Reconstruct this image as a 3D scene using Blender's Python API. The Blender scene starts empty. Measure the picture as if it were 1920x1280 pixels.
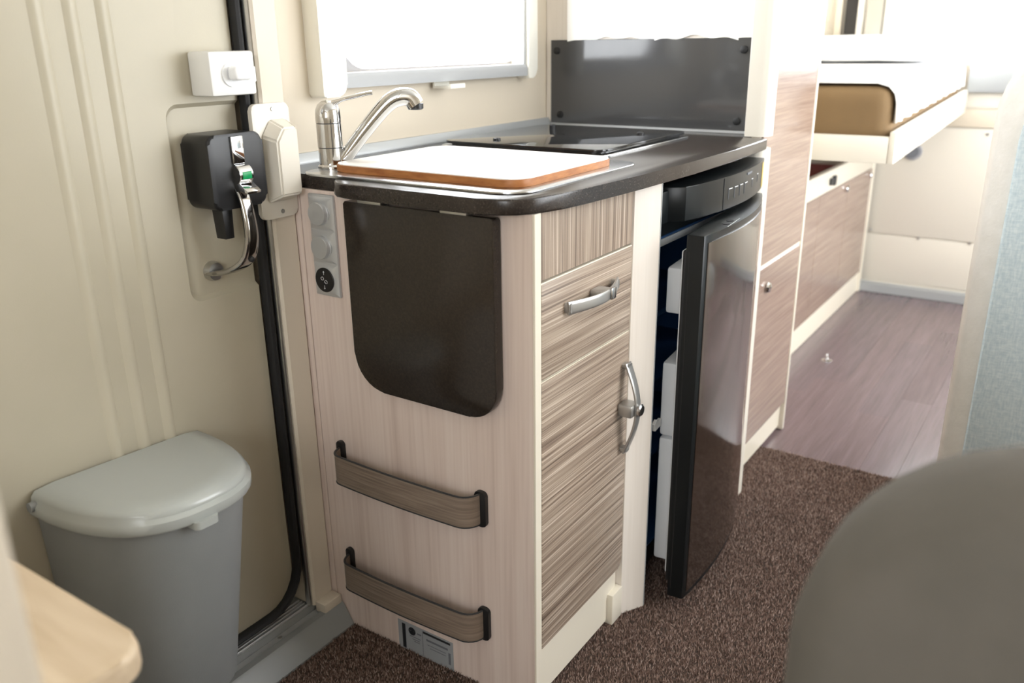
import bpy, bmesh, math, random
import numpy as np
from mathutils import Vector, Matrix
rnd = random.Random(7)
S = bpy.context.scene
COL = S.collection
R_ = math.radians

# ------------------------------------------------------------------ camera
cam = bpy.data.cameras.new('camera')
cam.sensor_width = 36.0
cam.lens = 1595.6 / 1920 * 36.0
cam.clip_start = 0.02
cam.dof.use_dof = True
cam.dof.focus_distance = 1.42
cam.dof.aperture_fstop = 3.6
camo = bpy.data.objects.new('camera', cam)
COL.objects.link(camo)
camo.matrix_world = Matrix(((0.55741336, 0.2823252, -0.78075785, -0.98186637),
                            (-0.8301358, 0.17498263, -0.52939176, -0.6248717),
                            (-0.01284157, 0.94322508, 0.33190591, 1.08021353),
                            (0, 0, 0, 1)))
S.camera = camo

# ------------------------------------------------------------------ sky and exposure
world = bpy.data.worlds.new('overcast_sky')
S.world = world
world.use_nodes = True
bg = world.node_tree.nodes['Background']
bg.inputs[0].default_value = (0.94, 0.97, 1.0, 1)
bg.inputs[1].default_value = 12.0
S.view_settings.view_transform = 'Standard'
S.view_settings.look = 'None'
S.view_settings.gamma = 1
S.view_settings.use_curve_mapping = False
S.view_settings.exposure = -0.08


def portal(name, loc, rot, sx, sy):
    l = bpy.data.lights.new(name, 'AREA')
    l.shape = 'RECTANGLE'
    l.size, l.size_y = sx, sy
    l.cycles.is_portal = True
    o = bpy.data.objects.new(name, l)
    COL.objects.link(o)
    o.location = loc
    o.rotation_euler = rot
    return o


# light portals that only guide sampling of the sky through the openings
portal('window_sink_offscreen', (0.51, 0.64, 1.33), (R_(-90), 0, 0), 0.66, 0.66)          # window over the sink
portal('window_side_offscreen', (1.525, -1.52, 1.2), (R_(90), 0, 0), 2.45, 1.1)            # side window
portal('window_rear_offscreen', (3.08, -0.53, 1.33), (0, R_(90), 0), 0.74, 1.4)          # rear window
portal('windscreen_offscreen', (-2.33, -0.96, 1.37), (0, R_(-90), 0), 0.9, 0.92)           # windscreen

# ------------------------------------------------------------------ materials
MATS = {}


def nd(nt, t, **k):
    n = nt.nodes.new(t)
    for a, v in k.items():
        setattr(n, a, v)
    return n


def mat(name, col, rough=0.5, metal=0.0, spec=0.5, coat=0.0, emit=None, sheen=0.0):
    m = bpy.data.materials.new(name)
    m.use_nodes = True
    b = m.node_tree.nodes['Principled BSDF']
    b.inputs['Base Color'].default_value = (*col, 1)
    b.inputs['Roughness'].default_value = rough
    b.inputs['Metallic'].default_value = metal
    b.inputs['Specular IOR Level'].default_value = spec
    b.inputs['Coat Weight'].default_value = coat
    b.inputs['Coat Roughness'].default_value = 0.05
    if sheen:
        b.inputs['Sheen Weight'].default_value = sheen
    if emit:
        b.inputs['Emission Color'].default_value = (*emit[0], 1)
        b.inputs['Emission Strength'].default_value = emit[1]
    MATS[name] = m
    return m


def grain(name, stops, scale, rough=0.4, scale2=None, mix=0.45, bump=0.0, detail=3.0, spec=0.5, bscale=None, coat=0.0):
    """colour from stretched noise (wood grain, speckle, fabric)"""
    m = mat(name, (0.5, 0.5, 0.5), rough, spec=spec, coat=coat)
    nt = m.node_tree
    b = nt.nodes['Principled BSDF']
    tc = nd(nt, 'ShaderNodeTexCoord')
    mp = nd(nt, 'ShaderNodeMapping')
    mp.inputs['Scale'].default_value = scale
    no = nd(nt, 'ShaderNodeTexNoise')
    no.inputs['Scale'].default_value = 1.0
    no.inputs['Detail'].default_value = detail
    no.inputs['Roughness'].default_value = 0.6
    nt.links.new(tc.outputs['Object'], mp.inputs['Vector'])
    nt.links.new(mp.outputs['Vector'], no.inputs['Vector'])
    fac = no.outputs['Fac']
    if scale2:
        mp2 = nd(nt, 'ShaderNodeMapping')
        mp2.inputs['Scale'].default_value = scale2
        mp2.inputs['Location'].default_value = (3.1, 1.7, 5.3)
        n2 = nd(nt, 'ShaderNodeTexNoise')
        n2.inputs['Scale'].default_value = 1.0
        n2.inputs['Detail'].default_value = 2.0
        nt.links.new(tc.outputs['Object'], mp2.inputs['Vector'])
        nt.links.new(mp2.outputs['Vector'], n2.inputs['Vector'])
        mx = nd(nt, 'ShaderNodeMix')
        mx.inputs[0].default_value = mix
        nt.links.new(no.outputs['Fac'], mx.inputs[2])
        nt.links.new(n2.outputs['Fac'], mx.inputs[3])
        fac = mx.outputs[0]
    cr = nd(nt, 'ShaderNodeValToRGB')
    el = cr.color_ramp.elements
    while len(el) < len(stops):
        el.new(0.5)
    for e, (p, c) in zip(el, stops):
        e.position = p
        e.color = (*c, 1)
    nt.links.new(fac, cr.inputs['Fac'])
    nt.links.new(cr.outputs['Color'], b.inputs['Base Color'])
    if bump:
        bp = nd(nt, 'ShaderNodeBump')
        bp.inputs['Strength'].default_value = bump
        bp.inputs['Distance'].default_value = 0.002
        src = fac
        if bscale:
            n3 = nd(nt, 'ShaderNodeTexNoise')
            n3.inputs['Scale'].default_value = bscale
            n3.inputs['Detail'].default_value = 2.0
            nt.links.new(tc.outputs['Object'], n3.inputs['Vector'])
            src = n3.outputs['Fac']
        nt.links.new(src, bp.inputs['Height'])
        nt.links.new(bp.outputs['Normal'], b.inputs['Normal'])
    return m


grain('pale_wood', [(0.30, (0.62, 0.495, 0.435)), (0.5, (0.74, 0.615, 0.55)), (0.72, (0.82, 0.71, 0.645))],
      (28, 28, 1.6), 0.42, (160, 160, 3), 0.4)
grain('cream_wood', [(0.3, (0.76, 0.69, 0.61)), (0.7, (0.86, 0.80, 0.73))], (20, 20, 1.5), 0.4, (140, 140, 3), 0.4)
ZS = [(0.37, (0.13, 0.092, 0.068)), (0.45, (0.28, 0.21, 0.16)), (0.55, (0.42, 0.335, 0.26)), (0.64, (0.64, 0.54, 0.445))]
grain('zebrano', ZS, (1.6, 1.6, 190), 0.38, (4, 4, 520), 0.5, detail=4)
grain('zebrano_upright', ZS, (190, 190, 1.6), 0.38, (520, 520, 4), 0.5, detail=4)
grain('rose_wood', [(0.33, (0.24, 0.165, 0.128)), (0.5, (0.295, 0.21, 0.167)), (0.68, (0.36, 0.268, 0.215))],
      (3, 3, 90), 0.16, (8, 8, 300), 0.42, detail=3, spec=0.6)
grain('rack_wood', [(0.33, (0.15, 0.11, 0.085)), (0.68, (0.33, 0.26, 0.205))], (4, 8, 150), 0.4, (12, 12, 400), 0.4)
grain('table_wood', [(0.33, (0.50, 0.38, 0.25)), (0.68, (0.66, 0.53, 0.38))], (30, 4, 60), 0.45, (90, 10, 100), 0.4)
grain('stone_brown', [(0.38, (0.020, 0.015, 0.013)), (0.6, (0.034, 0.026, 0.022)), (0.74, (0.10, 0.085, 0.075))],
      (420, 420, 420), 0.22, spec=0.5)
grain('flap_brown', [(0.38, (0.022, 0.017, 0.013)), (0.7, (0.034, 0.026, 0.020))], (300, 300, 300), 0.16, spec=0.45)
grain('bamboo', [(0.3, (0.30, 0.10, 0.025)), (0.7, (0.46, 0.19, 0.055))], (30, 30, 120), 0.45)
mat('board_white', (0.92, 0.90, 0.86), 0.35)
mat('wall_beige', (0.665, 0.59, 0.475), 0.55)
grain('door_beige', [(0.3, (0.455, 0.415, 0.315)), (0.7, (0.48, 0.435, 0.335))], (6, 6, 6), 0.42, bump=0.06, bscale=700)
mat('beam_beige', (0.66, 0.59, 0.49), 0.42)
mat('cream', (0.74, 0.695, 0.61), 0.35)
mat('cream_edge', (0.80, 0.74, 0.62), 0.3)
mat('window_cream', (0.84, 0.82, 0.74), 0.3)
mat('white_plastic', (0.82, 0.82, 0.80), 0.32)
mat('white_gloss', (0.90, 0.91, 0.92), 0.18)
mat('black_plastic', (0.010, 0.010, 0.011), 0.36)
mat('black_rubber', (0.006, 0.006, 0.007), 0.6)
mat('black_gloss', (0.012, 0.012, 0.013), 0.14)
mat('dark_plastic', (0.035, 0.037, 0.040), 0.4)
mat('chrome', (0.62, 0.62, 0.62), 0.06, 1.0)
mat('dark_chrome', (0.42, 0.41, 0.40), 0.10, 1.0)
mat('satin_metal', (0.56, 0.56, 0.55), 0.30, 1.0)
mat('brushed_steel', (0.56, 0.565, 0.57), 0.22, 1.0)
mat('alu', (0.60, 0.61, 0.62), 0.38, 0.55)
mat('rail_grey', (0.36, 0.37, 0.38), 0.5)
mat('alu_paint', (0.45, 0.47, 0.48), 0.38, 0.35)
mat('handle_silver', (0.46, 0.455, 0.44), 0.32, 0.75)
mat('green', (0.0, 0.30, 0.09), 0.35)
grain('grey_plastic', [(0.3, (0.235, 0.245, 0.245)), (0.7, (0.255, 0.265, 0.265))], (9, 9, 9), 0.5, bump=0.08, bscale=500)
mat('lid_grey', (0.42, 0.44, 0.42), 0.2)
mat('sill_grey', (0.26, 0.27, 0.27), 0.4)
mat('splash_dark', (0.060, 0.060, 0.061), 0.09, spec=0.55)
mat('hob_glass', (0.012, 0.013, 0.014), 0.05, spec=0.6)
mat('navy', (0.02, 0.065, 0.17), 0.35)
mat('fridge_black', (0.007, 0.009, 0.010), 0.30, spec=0.3)
mat('fridge_face', (0.022, 0.015, 0.012), 0.10, spec=0.9, coat=0.7)
mat('sticker_yellow', (0.62, 0.46, 0.13), 0.5)
mat('sticker_silver', (0.38, 0.40, 0.42), 0.45, 0.15)
mat('print_black', (0.015, 0.016, 0.02), 0.6)
mat('print_grey', (0.16, 0.17, 0.19), 0.6)
mat('print_white', (0.75, 0.76, 0.78), 0.6)
mat('red_cloth', (0.22, 0.012, 0.012), 0.8)
mat('ceiling_white', (0.80, 0.78, 0.72), 0.6)
grain('mattress_tan', [(0.3, (0.175, 0.11, 0.05)), (0.7, (0.205, 0.13, 0.06))], (5, 5, 5), 0.85, bump=0.5, bscale=14)
grain('duvet_white', [(0.3, (0.86, 0.86, 0.86)), (0.7, (0.92, 0.92, 0.92))], (6, 6, 6), 0.8, bump=0.5, bscale=20)
grain('seat_taupe', [(0.36, (0.110, 0.100, 0.085)), (0.64, (0.124, 0.112, 0.096))], (13, 13, 13), 0.9, bump=0.6, bscale=40)
grain('seat_cream', [(0.3, (0.84, 0.82, 0.76)), (0.7, (0.90, 0.88, 0.83))], (30, 30, 30), 0.7, bump=0.3, bscale=150)
grain('carpet_base', [(0.3, (0.035, 0.022, 0.016)), (0.7, (0.075, 0.05, 0.038))], (180, 180, 180), 0.95)
grain('lamp_grey', [(0.3, (0.3, 0.3, 0.32)), (0.7, (0.36, 0.36, 0.38))], (20, 20, 20), 0.5)

# blue woven seat cloth
m = grain('seat_blue', [(0.35, (0.52, 0.63, 0.68)), (0.65, (0.72, 0.80, 0.82))], (60, 60, 240), 0.85, (60, 260, 60), 0.5, bump=0.4)

# vinyl planks: a shade per plank
for i, c in enumerate([(0.145, 0.104, 0.112), (0.115, 0.082, 0.090), (0.170, 0.124, 0.132), (0.135, 0.100, 0.110)]):
    grain('plank_%d' % i, [(0.3, tuple(v * 0.8 for v in c)), (0.7, tuple(v * 1.25 for v in c))],
          (2, 40, 1), 0.24, (9, 220, 1), 0.4, spec=0.85)

# carpet fibres: one random brown per tuft island
m = mat('carpet_fibre', (0.1, 0.07, 0.05), 1.0, spec=0.0)
nt = m.node_tree
g = nd(nt, 'ShaderNodeNewGeometry')
cr = nd(nt, 'ShaderNodeValToRGB')
while len(cr.color_ramp.elements) < 4:
    cr.color_ramp.elements.new(0.5)
for e, (p, c) in zip(cr.color_ramp.elements, [(0.0, (0.080, 0.050, 0.040)), (0.5, (0.185, 0.122, 0.098)), (0.85, (0.285, 0.20, 0.165)), (1.0, (0.43, 0.33, 0.285))]):
    e.position = p
    e.color = (*c, 1)
nt.links.new(g.outputs['Random Per Island'], cr.inputs['Fac'])
nt.links.new(cr.outputs['Color'], nt.nodes['Principled BSDF'].inputs['Base Color'])

# window pane: clear with a faint mirror
m = bpy.data.materials.new('pane')
m.use_nodes = True
nt = m.node_tree
nt.nodes.clear()
ou = nd(nt, 'ShaderNodeOutputMaterial')
mx = nd(nt, 'ShaderNodeMixShader')
tr = nd(nt, 'ShaderNodeBsdfTransparent')
gl = nd(nt, 'ShaderNodeBsdfGlossy')
gl.inputs['Roughness'].default_value = 0.02
mx.inputs[0].default_value = 0.06
nt.links.new(tr.outputs[0], mx.inputs[1])
nt.links.new(gl.outputs[0], mx.inputs[2])
nt.links.new(mx.outputs[0], ou.inputs[0])
MATS['pane'] = m


# ------------------------------------------------------------------ mesh helpers
def box(bm, x0, x1, y0, y1, z0, z1, r=0.0, seg=2, mx=None):
    vs = [bm.verts.new((x, y, z)) for x in (x0, x1) for y in (y0, y1) for z in (z0, z1)]
    F = [(0, 1, 3, 2), (4, 6, 7, 5), (0, 4, 5, 1), (2, 3, 7, 6), (0, 2, 6, 4), (1, 5, 7, 3)]
    fs = [bm.faces.new([vs[i] for i in f]) for f in F]
    geom = vs
    if r > 0:
        es = list({e for f in fs for e in f.edges})
        res = bmesh.ops.bevel(bm, geom=es, offset=r, segments=seg, affect='EDGES', profile=0.5)
        geom = list({v for f in res['faces'] for v in f.verts} | {v for v in vs if v.is_valid})
    if mx is not None:
        for v in geom:
            v.co = mx @ v.co
    return geom


def B(*a, **k):
    bm = bmesh.new()
    box(bm, *a, **k)
    return bm


def rr(a0, a1, b0, b1, r, seg=6):
    """rounded rectangle outline; r one radius or four (a0b0, a1b0, a1b1, a0b1)"""
    if not isinstance(r, (tuple, list)):
        r = (r,) * 4
    out = []
    for (ca, cb, sa, sb, st), q in zip(((a0, b0, 1, 1, 180), (a1, b0, -1, 1, 270), (a1, b1, -1, -1, 0), (a0, b1, 1, -1, 90)), r):
        if q <= 0:
            out.append((ca, cb))
            continue
        for i in range(seg + 1):
            t = R_(st + 90 * i / seg)
            out.append((ca + sa * q + q * math.cos(t), cb + sb * q + q * math.sin(t)))
    return out


def prism(bm, pts, axis, lo, hi, bev=0.0, seg=2, mx=None):
    """outline in the two other axes (in xyz order), pulled along axis"""
    def P3(p, t):
        return {'x': (t, p[0], p[1]), 'y': (p[0], t, p[1]), 'z': (p[0], p[1], t)}[axis]
    va = [bm.verts.new(P3(p, lo)) for p in pts]
    vb = [bm.verts.new(P3(p, hi)) for p in pts]
    n = len(pts)
    fa = bm.faces.new(va)
    fb = bm.faces.new(vb)
    sides = [bm.faces.new((va[i], va[(i + 1) % n], vb[(i + 1) % n], vb[i])) for i in range(n)]
    vs = va + vb
    if bev:
        es = list({e for e in list(fa.edges) + list(fb.edges)})
        res = bmesh.ops.bevel(bm, geom=es, offset=bev, segments=seg, affect='EDGES', profile=0.5)
        vs = list({v for f in res['faces'] for v in f.verts} | {v for v in vs if v.is_valid})
    if mx is not None:
        for v in vs:
            v.co = mx @ v.co
    return vs


def PR(*a, **k):
    bm = bmesh.new()
    prism(bm, *a, **k)
    return bm


def lathe(bm, prof, loc, axis='z', seg=28):
    """prof: (radius, height) pairs turned about axis through loc"""
    rings = []
    for r, h in prof:
        ring = []
        for i in range(seg):
            t = 2 * math.pi * i / seg
            a, b = r * math.cos(t), r * math.sin(t)
            d = {'z': (a, b, h), 'x': (h, a, b), 'y': (a, h, b)}[axis]
            ring.append(bm.verts.new((loc[0] + d[0], loc[1] + d[1], loc[2] + d[2])))
        rings.append(ring)
    for p, q in zip(rings, rings[1:]):
        for i in range(seg):
            bm.faces.new((p[i], p[(i + 1) % seg], q[(i + 1) % seg], q[i]))
    bm.faces.new(rings[0])
    bm.faces.new(rings[-1])


def LA(*a, **k):
    bm = bmesh.new()
    lathe(bm, *a, **k)
    return bm


def sweep(bm, path, sizes, up=(0, 0, 1), seg=12, power=2.0):
    """superellipse section swept on path; sizes: (half width across, half width along 'up-ish')"""
    path = [Vector(p) for p in path]
    n = len(path)
    rings = []
    for i, p in enumerate(path):
        t = (path[min(i + 1, n - 1)] - path[max(i - 1, 0)]).normalized()
        u = Vector(up)
        s = t.cross(u)
        if s.length < 1e-5:
            s = t.cross(Vector((1, 0, 0)))
        s.normalize()
        w = s.cross(t).normalized()
        a, b = sizes[i] if isinstance(sizes, list) else sizes
        ring = []
        for k in range(seg):
            th = 2 * math.pi * (k + 0.5) / seg
            c, d = math.cos(th), math.sin(th)
            e = 2.0 / power
            ring.append(bm.verts.new(p + s * (a * math.copysign(abs(c) ** e, c)) + w * (b * math.copysign(abs(d) ** e, d))))
        rings.append(ring)
    for p, q in zip(rings, rings[1:]):
        for i in range(seg):
            bm.faces.new((p[i], p[(i + 1) % seg], q[(i + 1) % seg], q[i]))
    bm.faces.new(rings[0])
    bm.faces.new(rings[-1])


def SW(*a, **k):
    bm = bmesh.new()
    sweep(bm, *a, **k)
    return bm


def smoothpath(ctrl, n=24):
    """Catmull-Rom through control tuples"""
    c = [np.array(p, float) for p in ctrl]
    c = [2 * c[0] - c[1]] + c + [2 * c[-1] - c[-2]]
    out = []
    m_ = len(c) - 3
    for i in range(n + 1):
        t = i / n * m_
        k = min(int(t), m_ - 1)
        u = t - k
        p0, p1, p2, p3 = c[k:k + 4]
        out.append(tuple(0.5 * (2 * p1 + (p2 - p0) * u + (2 * p0 - 5 * p1 + 4 * p2 - p3) * u * u + (3 * p1 - p0 - 3 * p2 + p3) * u ** 3)))
    return out


ORIGIN = {}


def finish(bm, name, mt, smooth=35):
    bmesh.ops.recalc_face_normals(bm, faces=bm.faces[:])
    me = bpy.data.meshes.new(name)
    bm.to_mesh(me)
    bm.free()
    me.materials.append(MATS[mt])
    if smooth and len(me.polygons):
        me.polygons.foreach_set('use_smooth', [True] * len(me.polygons))
        me.set_sharp_from_angle(angle=R_(smooth))
    return me


def part(name, bm, mt, parent, smooth=35, label=None):
    me = finish(bm, name, mt, smooth)
    o = bpy.data.objects.new(name, me)
    COL.objects.link(o)
    org = ORIGIN[parent.name]
    me.transform(Matrix.Translation(-org))
    o.parent = parent
    ORIGIN[o.name] = org
    if label:
        o['label'] = label
    return o


def tag(o, label, cat, group=None):
    o['label'] = label
    o['category'] = cat
    if group:
        o['group'] = group
    return o


def thing(name, loc, label, cat, group=None):
    o = bpy.data.objects.new(name, None)
    o.empty_display_size = 0.05
    COL.objects.link(o)
    o.location = loc
    ORIGIN[o.name] = Vector(loc)
    return tag(o, label, cat, group)


def single(name, bm, mt, label, cat, group=None, smooth=35):
    me = finish(bm, name, mt, smooth)
    o = bpy.data.objects.new(name, me)
    COL.objects.link(o)
    n = len(me.vertices)
    co = np.empty(n * 3)
    me.vertices.foreach_get('co', co)
    co = co.reshape(-1, 3)
    org = Vector(((co[:, 0].min() + co[:, 0].max()) / 2, (co[:, 1].min() + co[:, 1].max()) / 2, co[:, 2].min()))
    me.transform(Matrix.Translation(-org))
    o.location = org
    ORIGIN[o.name] = org
    return tag(o, label, cat, group)


def struct(name, bm, mt, label=None, smooth=35):
    me = finish(bm, name, mt, smooth)
    o = bpy.data.objects.new(name, me)
    COL.objects.link(o)
    o['kind'] = 'structure'
    if label:
        o['label'] = label
    ORIGIN[o.name] = Vector((0, 0, 0))
    return o


def cut(o, bm_cut):
    """subtract a shape from o's mesh for good"""
    bmesh.ops.recalc_face_normals(bm_cut, faces=bm_cut.faces[:])
    me = bpy.data.meshes.new('cut')
    bm_cut.to_mesh(me)
    bm_cut.free()
    c = bpy.data.objects.new('cut', me)
    COL.objects.link(c)
    md = o.modifiers.new('b', 'BOOLEAN')
    md.object = c
    md.operation = 'DIFFERENCE'
    md.solver = 'EXACT'
    c.matrix_world = o.matrix_world
    bpy.context.view_layer.update()
    dg = bpy.context.evaluated_depsgraph_get()
    new = bpy.data.meshes.new_from_object(o.evaluated_get(dg))
    o.modifiers.clear()
    o.data = new
    new.polygons.foreach_set('use_smooth', [True] * len(new.polygons))
    new.set_sharp_from_angle(angle=R_(35))
    bpy.data.objects.remove(c)
    bpy.data.meshes.remove(me)


# ------------------------------------------------------------------ key planes
YW = 0.565      # inner face of the outer wall behind the worktop
YD = 0.505      # inner face of the entrance door
ZB, ZT = 0.855, 0.878   # worktop underside / top
XS = 0.945      # side of tall cabinet (splashback plane)
XR = 3.005      # rear wall
YR = -1.48      # other side wall
XF = -2.3       # cab front
ZC = 2.0        # ceiling


# ================================================================== THE SETTING
def wall_with_hole(axis, a0, a1, z0, z1, t0, t1, holes):
    """slab split round rectangular holes (h0,h1,hz0,hz1) sorted along a"""
    bm = bmesh.new()

    def bx(p, q, r, s):
        if q - p < 1e-4 or s - r < 1e-4:
            return
        if axis == 'y':
            box(bm, p, q, t0, t1, r, s)
        else:
            box(bm, t0, t1, p, q, r, s)
    cur = a0
    for h0, h1, hz0, hz1 in holes:
        bx(cur, h0, z0, z1)
        bx(h0, h1, z0, hz0)
        bx(h0, h1, hz1, z1)
        cur = h1
    bx(cur, a1, z0, z1)
    return bm


struct('wall_left', wall_with_hole('y', XF, XR, -0.1, ZC, YW, YW + 0.05,
       [(-0.70, -0.06, -0.1, 1.92), (0.185, 0.815, 1.03, 1.64)]), 'wall_beige', smooth=0)
struct('wall_rear', wall_with_hole('x', YR, YW + 0.05, -0.1, ZC, XR, XR + 0.05, [(-1.22, 0.15, 0.975, 1.70)]), 'cream', smooth=0)
struct('wall_right', wall_with_hole('y', XF, XR, -0.1, ZC, YR - 0.05, YR, [(0.3, 2.75, 0.65, 1.75)]), 'wall_beige', smooth=0)
struct('wall_front', wall_with_hole('x', YR, YW + 0.05, -0.1, ZC, XF - 0.05, XF, [(-1.42, -0.5, 0.92, 1.82)]), 'wall_beige', smooth=0)
bm = B(XF - 0.05, XR + 0.05, YR - 0.05, YW + 0.05, ZC, ZC + 0.05)
struct('ceiling', bm, 'ceiling_white', smooth=0)

# floor slab, carpet and planks
fl = struct('floor', B(XF - 0.05, XR + 0.05, YR - 0.05, YW + 0.05, -0.12, -0.012), 'carpet_base', smooth=0)
XC = 1.19
pw = 0.092
k = 0
y = 0.30
row = 0
while y > YR:
    x = XC - 0.35 * (row * 0.37 % 1)
    while x < XR:
        x1 = min(x + 0.62 + 0.25 * rnd.random(), XR)
        xs = max(x, XC)
        if x1 - xs > 0.02:
            part('plank', B(xs + 0.0002, x1 - 0.0002, max(y - pw, YR) + 0.0002, y - 0.0002, -0.012, -0.002, r=0.0004, seg=1),
                 'plank_%d' % rnd.choice([0, 0, 1, 2, 3]), fl, smooth=0)
        x = x1
    y -= pw
    row += 1
car = struct('floor_carpet', B(XF, XC, YR, 0.425, -0.012, 0.0), 'carpet_base', 'short brown carpet')
car.name = 'floor.001'
ORIGIN[car.name] = Vector((0, 0, 0))
# carpet pile, real tufts where the carpet is in view
N = 150000
rs = np.random.RandomState(3)
# density falls off away from the photographed strip
px = rs.uniform(-0.42, XC - 0.002, N * 2)
py = rs.uniform(-0.62, 0.423, N * 2)
keep = ~((px > 0.02) & (px < 1.0) & (py > 0.03)) & ~((px < -0.1) & (py < -0.1))
px, py = px[keep][:N], py[keep][:N]
n = len(px)
h = rs.uniform(0.004, 0.0085, n)
ang = rs.uniform(0, 2 * np.pi, n)
lean = rs.uniform(0.0, 0.0045, n)
lang = rs.uniform(0, 2 * np.pi, n)
w = rs.uniform(0.0010, 0.0019, n)
V = np.empty((n, 4, 3))
for j in range(3):
    t = ang + j * 2.0944
    V[:, j, 0] = px + w * np.cos(t)
    V[:, j, 1] = py + w * np.sin(t)
    V[:, j, 2] = -0.001
V[:, 3, 0] = px + lean * np.cos(lang)
V[:, 3, 1] = py + lean * np.sin(lang)
V[:, 3, 2] = h
T = (np.array([[0, 1, 3], [1, 2, 3], [2, 0, 3]])[None] + 4 * np.arange(n)[:, None, None]).reshape(-1, 3)
me = bpy.data.meshes.new('carpet_pile')
me.vertices.add(n * 4)
me.vertices.foreach_set('co', V.reshape(-1))
me.loops.add(len(T) * 3)
me.loops.foreach_set('vertex_index', T.reshape(-1).astype(np.int32))
me.polygons.add(len(T))
me.polygons.foreach_set('loop_start', np.arange(0, len(T) * 3, 3, dtype=np.int32))
me.update()
me.validate()
me.materials.append(MATS['carpet_fibre'])
o = bpy.data.objects.new('carpet_pile', me)
COL.objects.link(o)
o.parent = car
o['kind'] = 'stuff'

# ---- entrance door
bm = bmesh.new()
prism(bm, rr(-0.69, -0.0735, 0.075, 1.9, 0.05), 'y', YD, YD + 0.045, bev=0.004)
door = struct('door_1', bm, 'door_beige', 'beige ribbed entrance door')
bmc = PR(rr(-0.199, -0.02, 0.706, 0.994, 0.02), 'y', YD - 0.004, YD + 0.008)
for v in bmc.verts:
    if v.co.y < YD:
        v.co.x = -0.11 + (v.co.x + 0.11) * 1.10
        v.co.z = 0.85 + (v.co.z - 0.85) * 1.065
cut(door, bmc)
part('outer_skin', B(-0.70, -0.06, 0.552, 0.61, -0.1, 1.92), 'door_beige', door, smooth=0)
for xx in (-0.367, -0.322, -0.277):
    bm = bmesh.new()
    prism(bm, [(xx - 0.011, YD + 0.0004), (xx - 0.0045, YD - 0.004), (xx + 0.0045, YD - 0.004), (xx + 0.011, YD + 0.0004)], 'z', 0.13, 1.85)
    part('rib', bm, 'door_beige', door)
# black seal round the door edge
path = [(-0.066, 0.497, 1.9), (-0.066, 0.497, 1.3), (-0.066, 0.497, 0.7), (-0.066, 0.497, 0.16)]
for i in range(1, 7):
    t = R_(90 * i / 6)
    path.append((-0.136 + 0.07 * math.cos(t), 0.497, 0.16 - 0.085 * math.sin(t)))
path.append((-0.4, 0.497, 0.075))
path.append((-0.66, 0.497, 0.075))
part('door_seal', SW(path, (0.0075, 0.010), up=(0, 1, 0), seg=10), 'black_rubber', door)
# dead lock: white box with a thumb turn
lk = part('door_lock', B(-0.156, -0.074, 0.455, YD - 0.0005, 1.010, 1.073, r=0.004), 'white_plastic', door, label='white deadlock box with round thumb turn')
part('thumb_turn', LA([(0.0175, 0.0), (0.0175, 0.003)], (-0.119, 0.4525, 1.040), 'y'), 'white_gloss', lk)
part('turn_grip', B(-0.129, -0.099, 0.432, 0.4525, 1.032, 1.052, r=0.005, seg=3), 'white_gloss', lk)
part('lock_bolt', B(-0.0745, -0.069, 0.460, 0.480, 1.028, 1.050, r=0.001), 'white_plastic', lk)
# latch housing and lever
hd = part('door_handle', PR(rr(-0.184, -0.083, 0.846, 0.957, 0.014), 'y', 0.446, YD + 0.004, bev=0.005, seg=3), 'black_plastic', door, label='black latch box with long curved chrome lever')
part('chrome_plate', B(-0.144, -0.122, 0.4425, 0.446, 0.912, 0.953, r=0.0012), 'chrome', hd)
part('latch_knuckle', LA([(0.0145, -0.0125), (0.0155, -0.0115), (0.0155, 0.0115), (0.0145, 0.0125)], (-0.131, 0.4455, 0.896), 'x', 24), 'chrome', hd)
part('indicator', B(-0.1395, -0.1225, 0.4292, 0.4330, 0.890, 0.901, r=0.0012), 'green', hd, label='green release marker')
part('latch_lip', PR([(0.446, 0.884), (0.432, 0.884), (0.416, 0.873), (0.417, 0.870), (0.436, 0.874), (0.446, 0.868)], 'x', -0.1455, -0.1195, bev=0.0008), 'chrome', hd)
lp = smoothpath([(-0.136, 0.447, 0.878), (-0.136, 0.437, 0.858), (-0.136, 0.431, 0.825), (-0.137, 0.431, 0.795), (-0.141, 0.440, 0.767), (-0.149, 0.462, 0.750), (-0.156, 0.492, 0.742), (-0.158, 0.5125, 0.740)], 28)
bm = bmesh.new()
sweep(bm, lp, [(0.0042 + 0.0012 * math.sin(math.pi * i / 28), 0.0095 + 0.0045 * min(1, i / 20)) for i in range(29)], up=(1, 0, 0), seg=16, power=3.2)
part('lever', bm, 'dark_chrome', hd)
part('lever_foot', LA([(0.014, -0.012), (0.016, -0.004), (0.016, 0.0)], (-0.156, YD + 0.0079, 0.742), 'y', 20), 'satin_metal', hd)
part('lever_bolt', LA([(0.0045, 0.004), (0.0045, -0.001), (0.0028, -0.002)], (-0.1395, 0.4315, 0.767), 'y', 14), 'black_plastic', hd)
part('latch_tongue', PR([(-0.163, 0.800), (-0.148, 0.800), (-0.146, 0.848), (-0.166, 0.848)], 'y', 0.455, 0.480, bev=0.002), 'black_plastic', hd)

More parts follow.
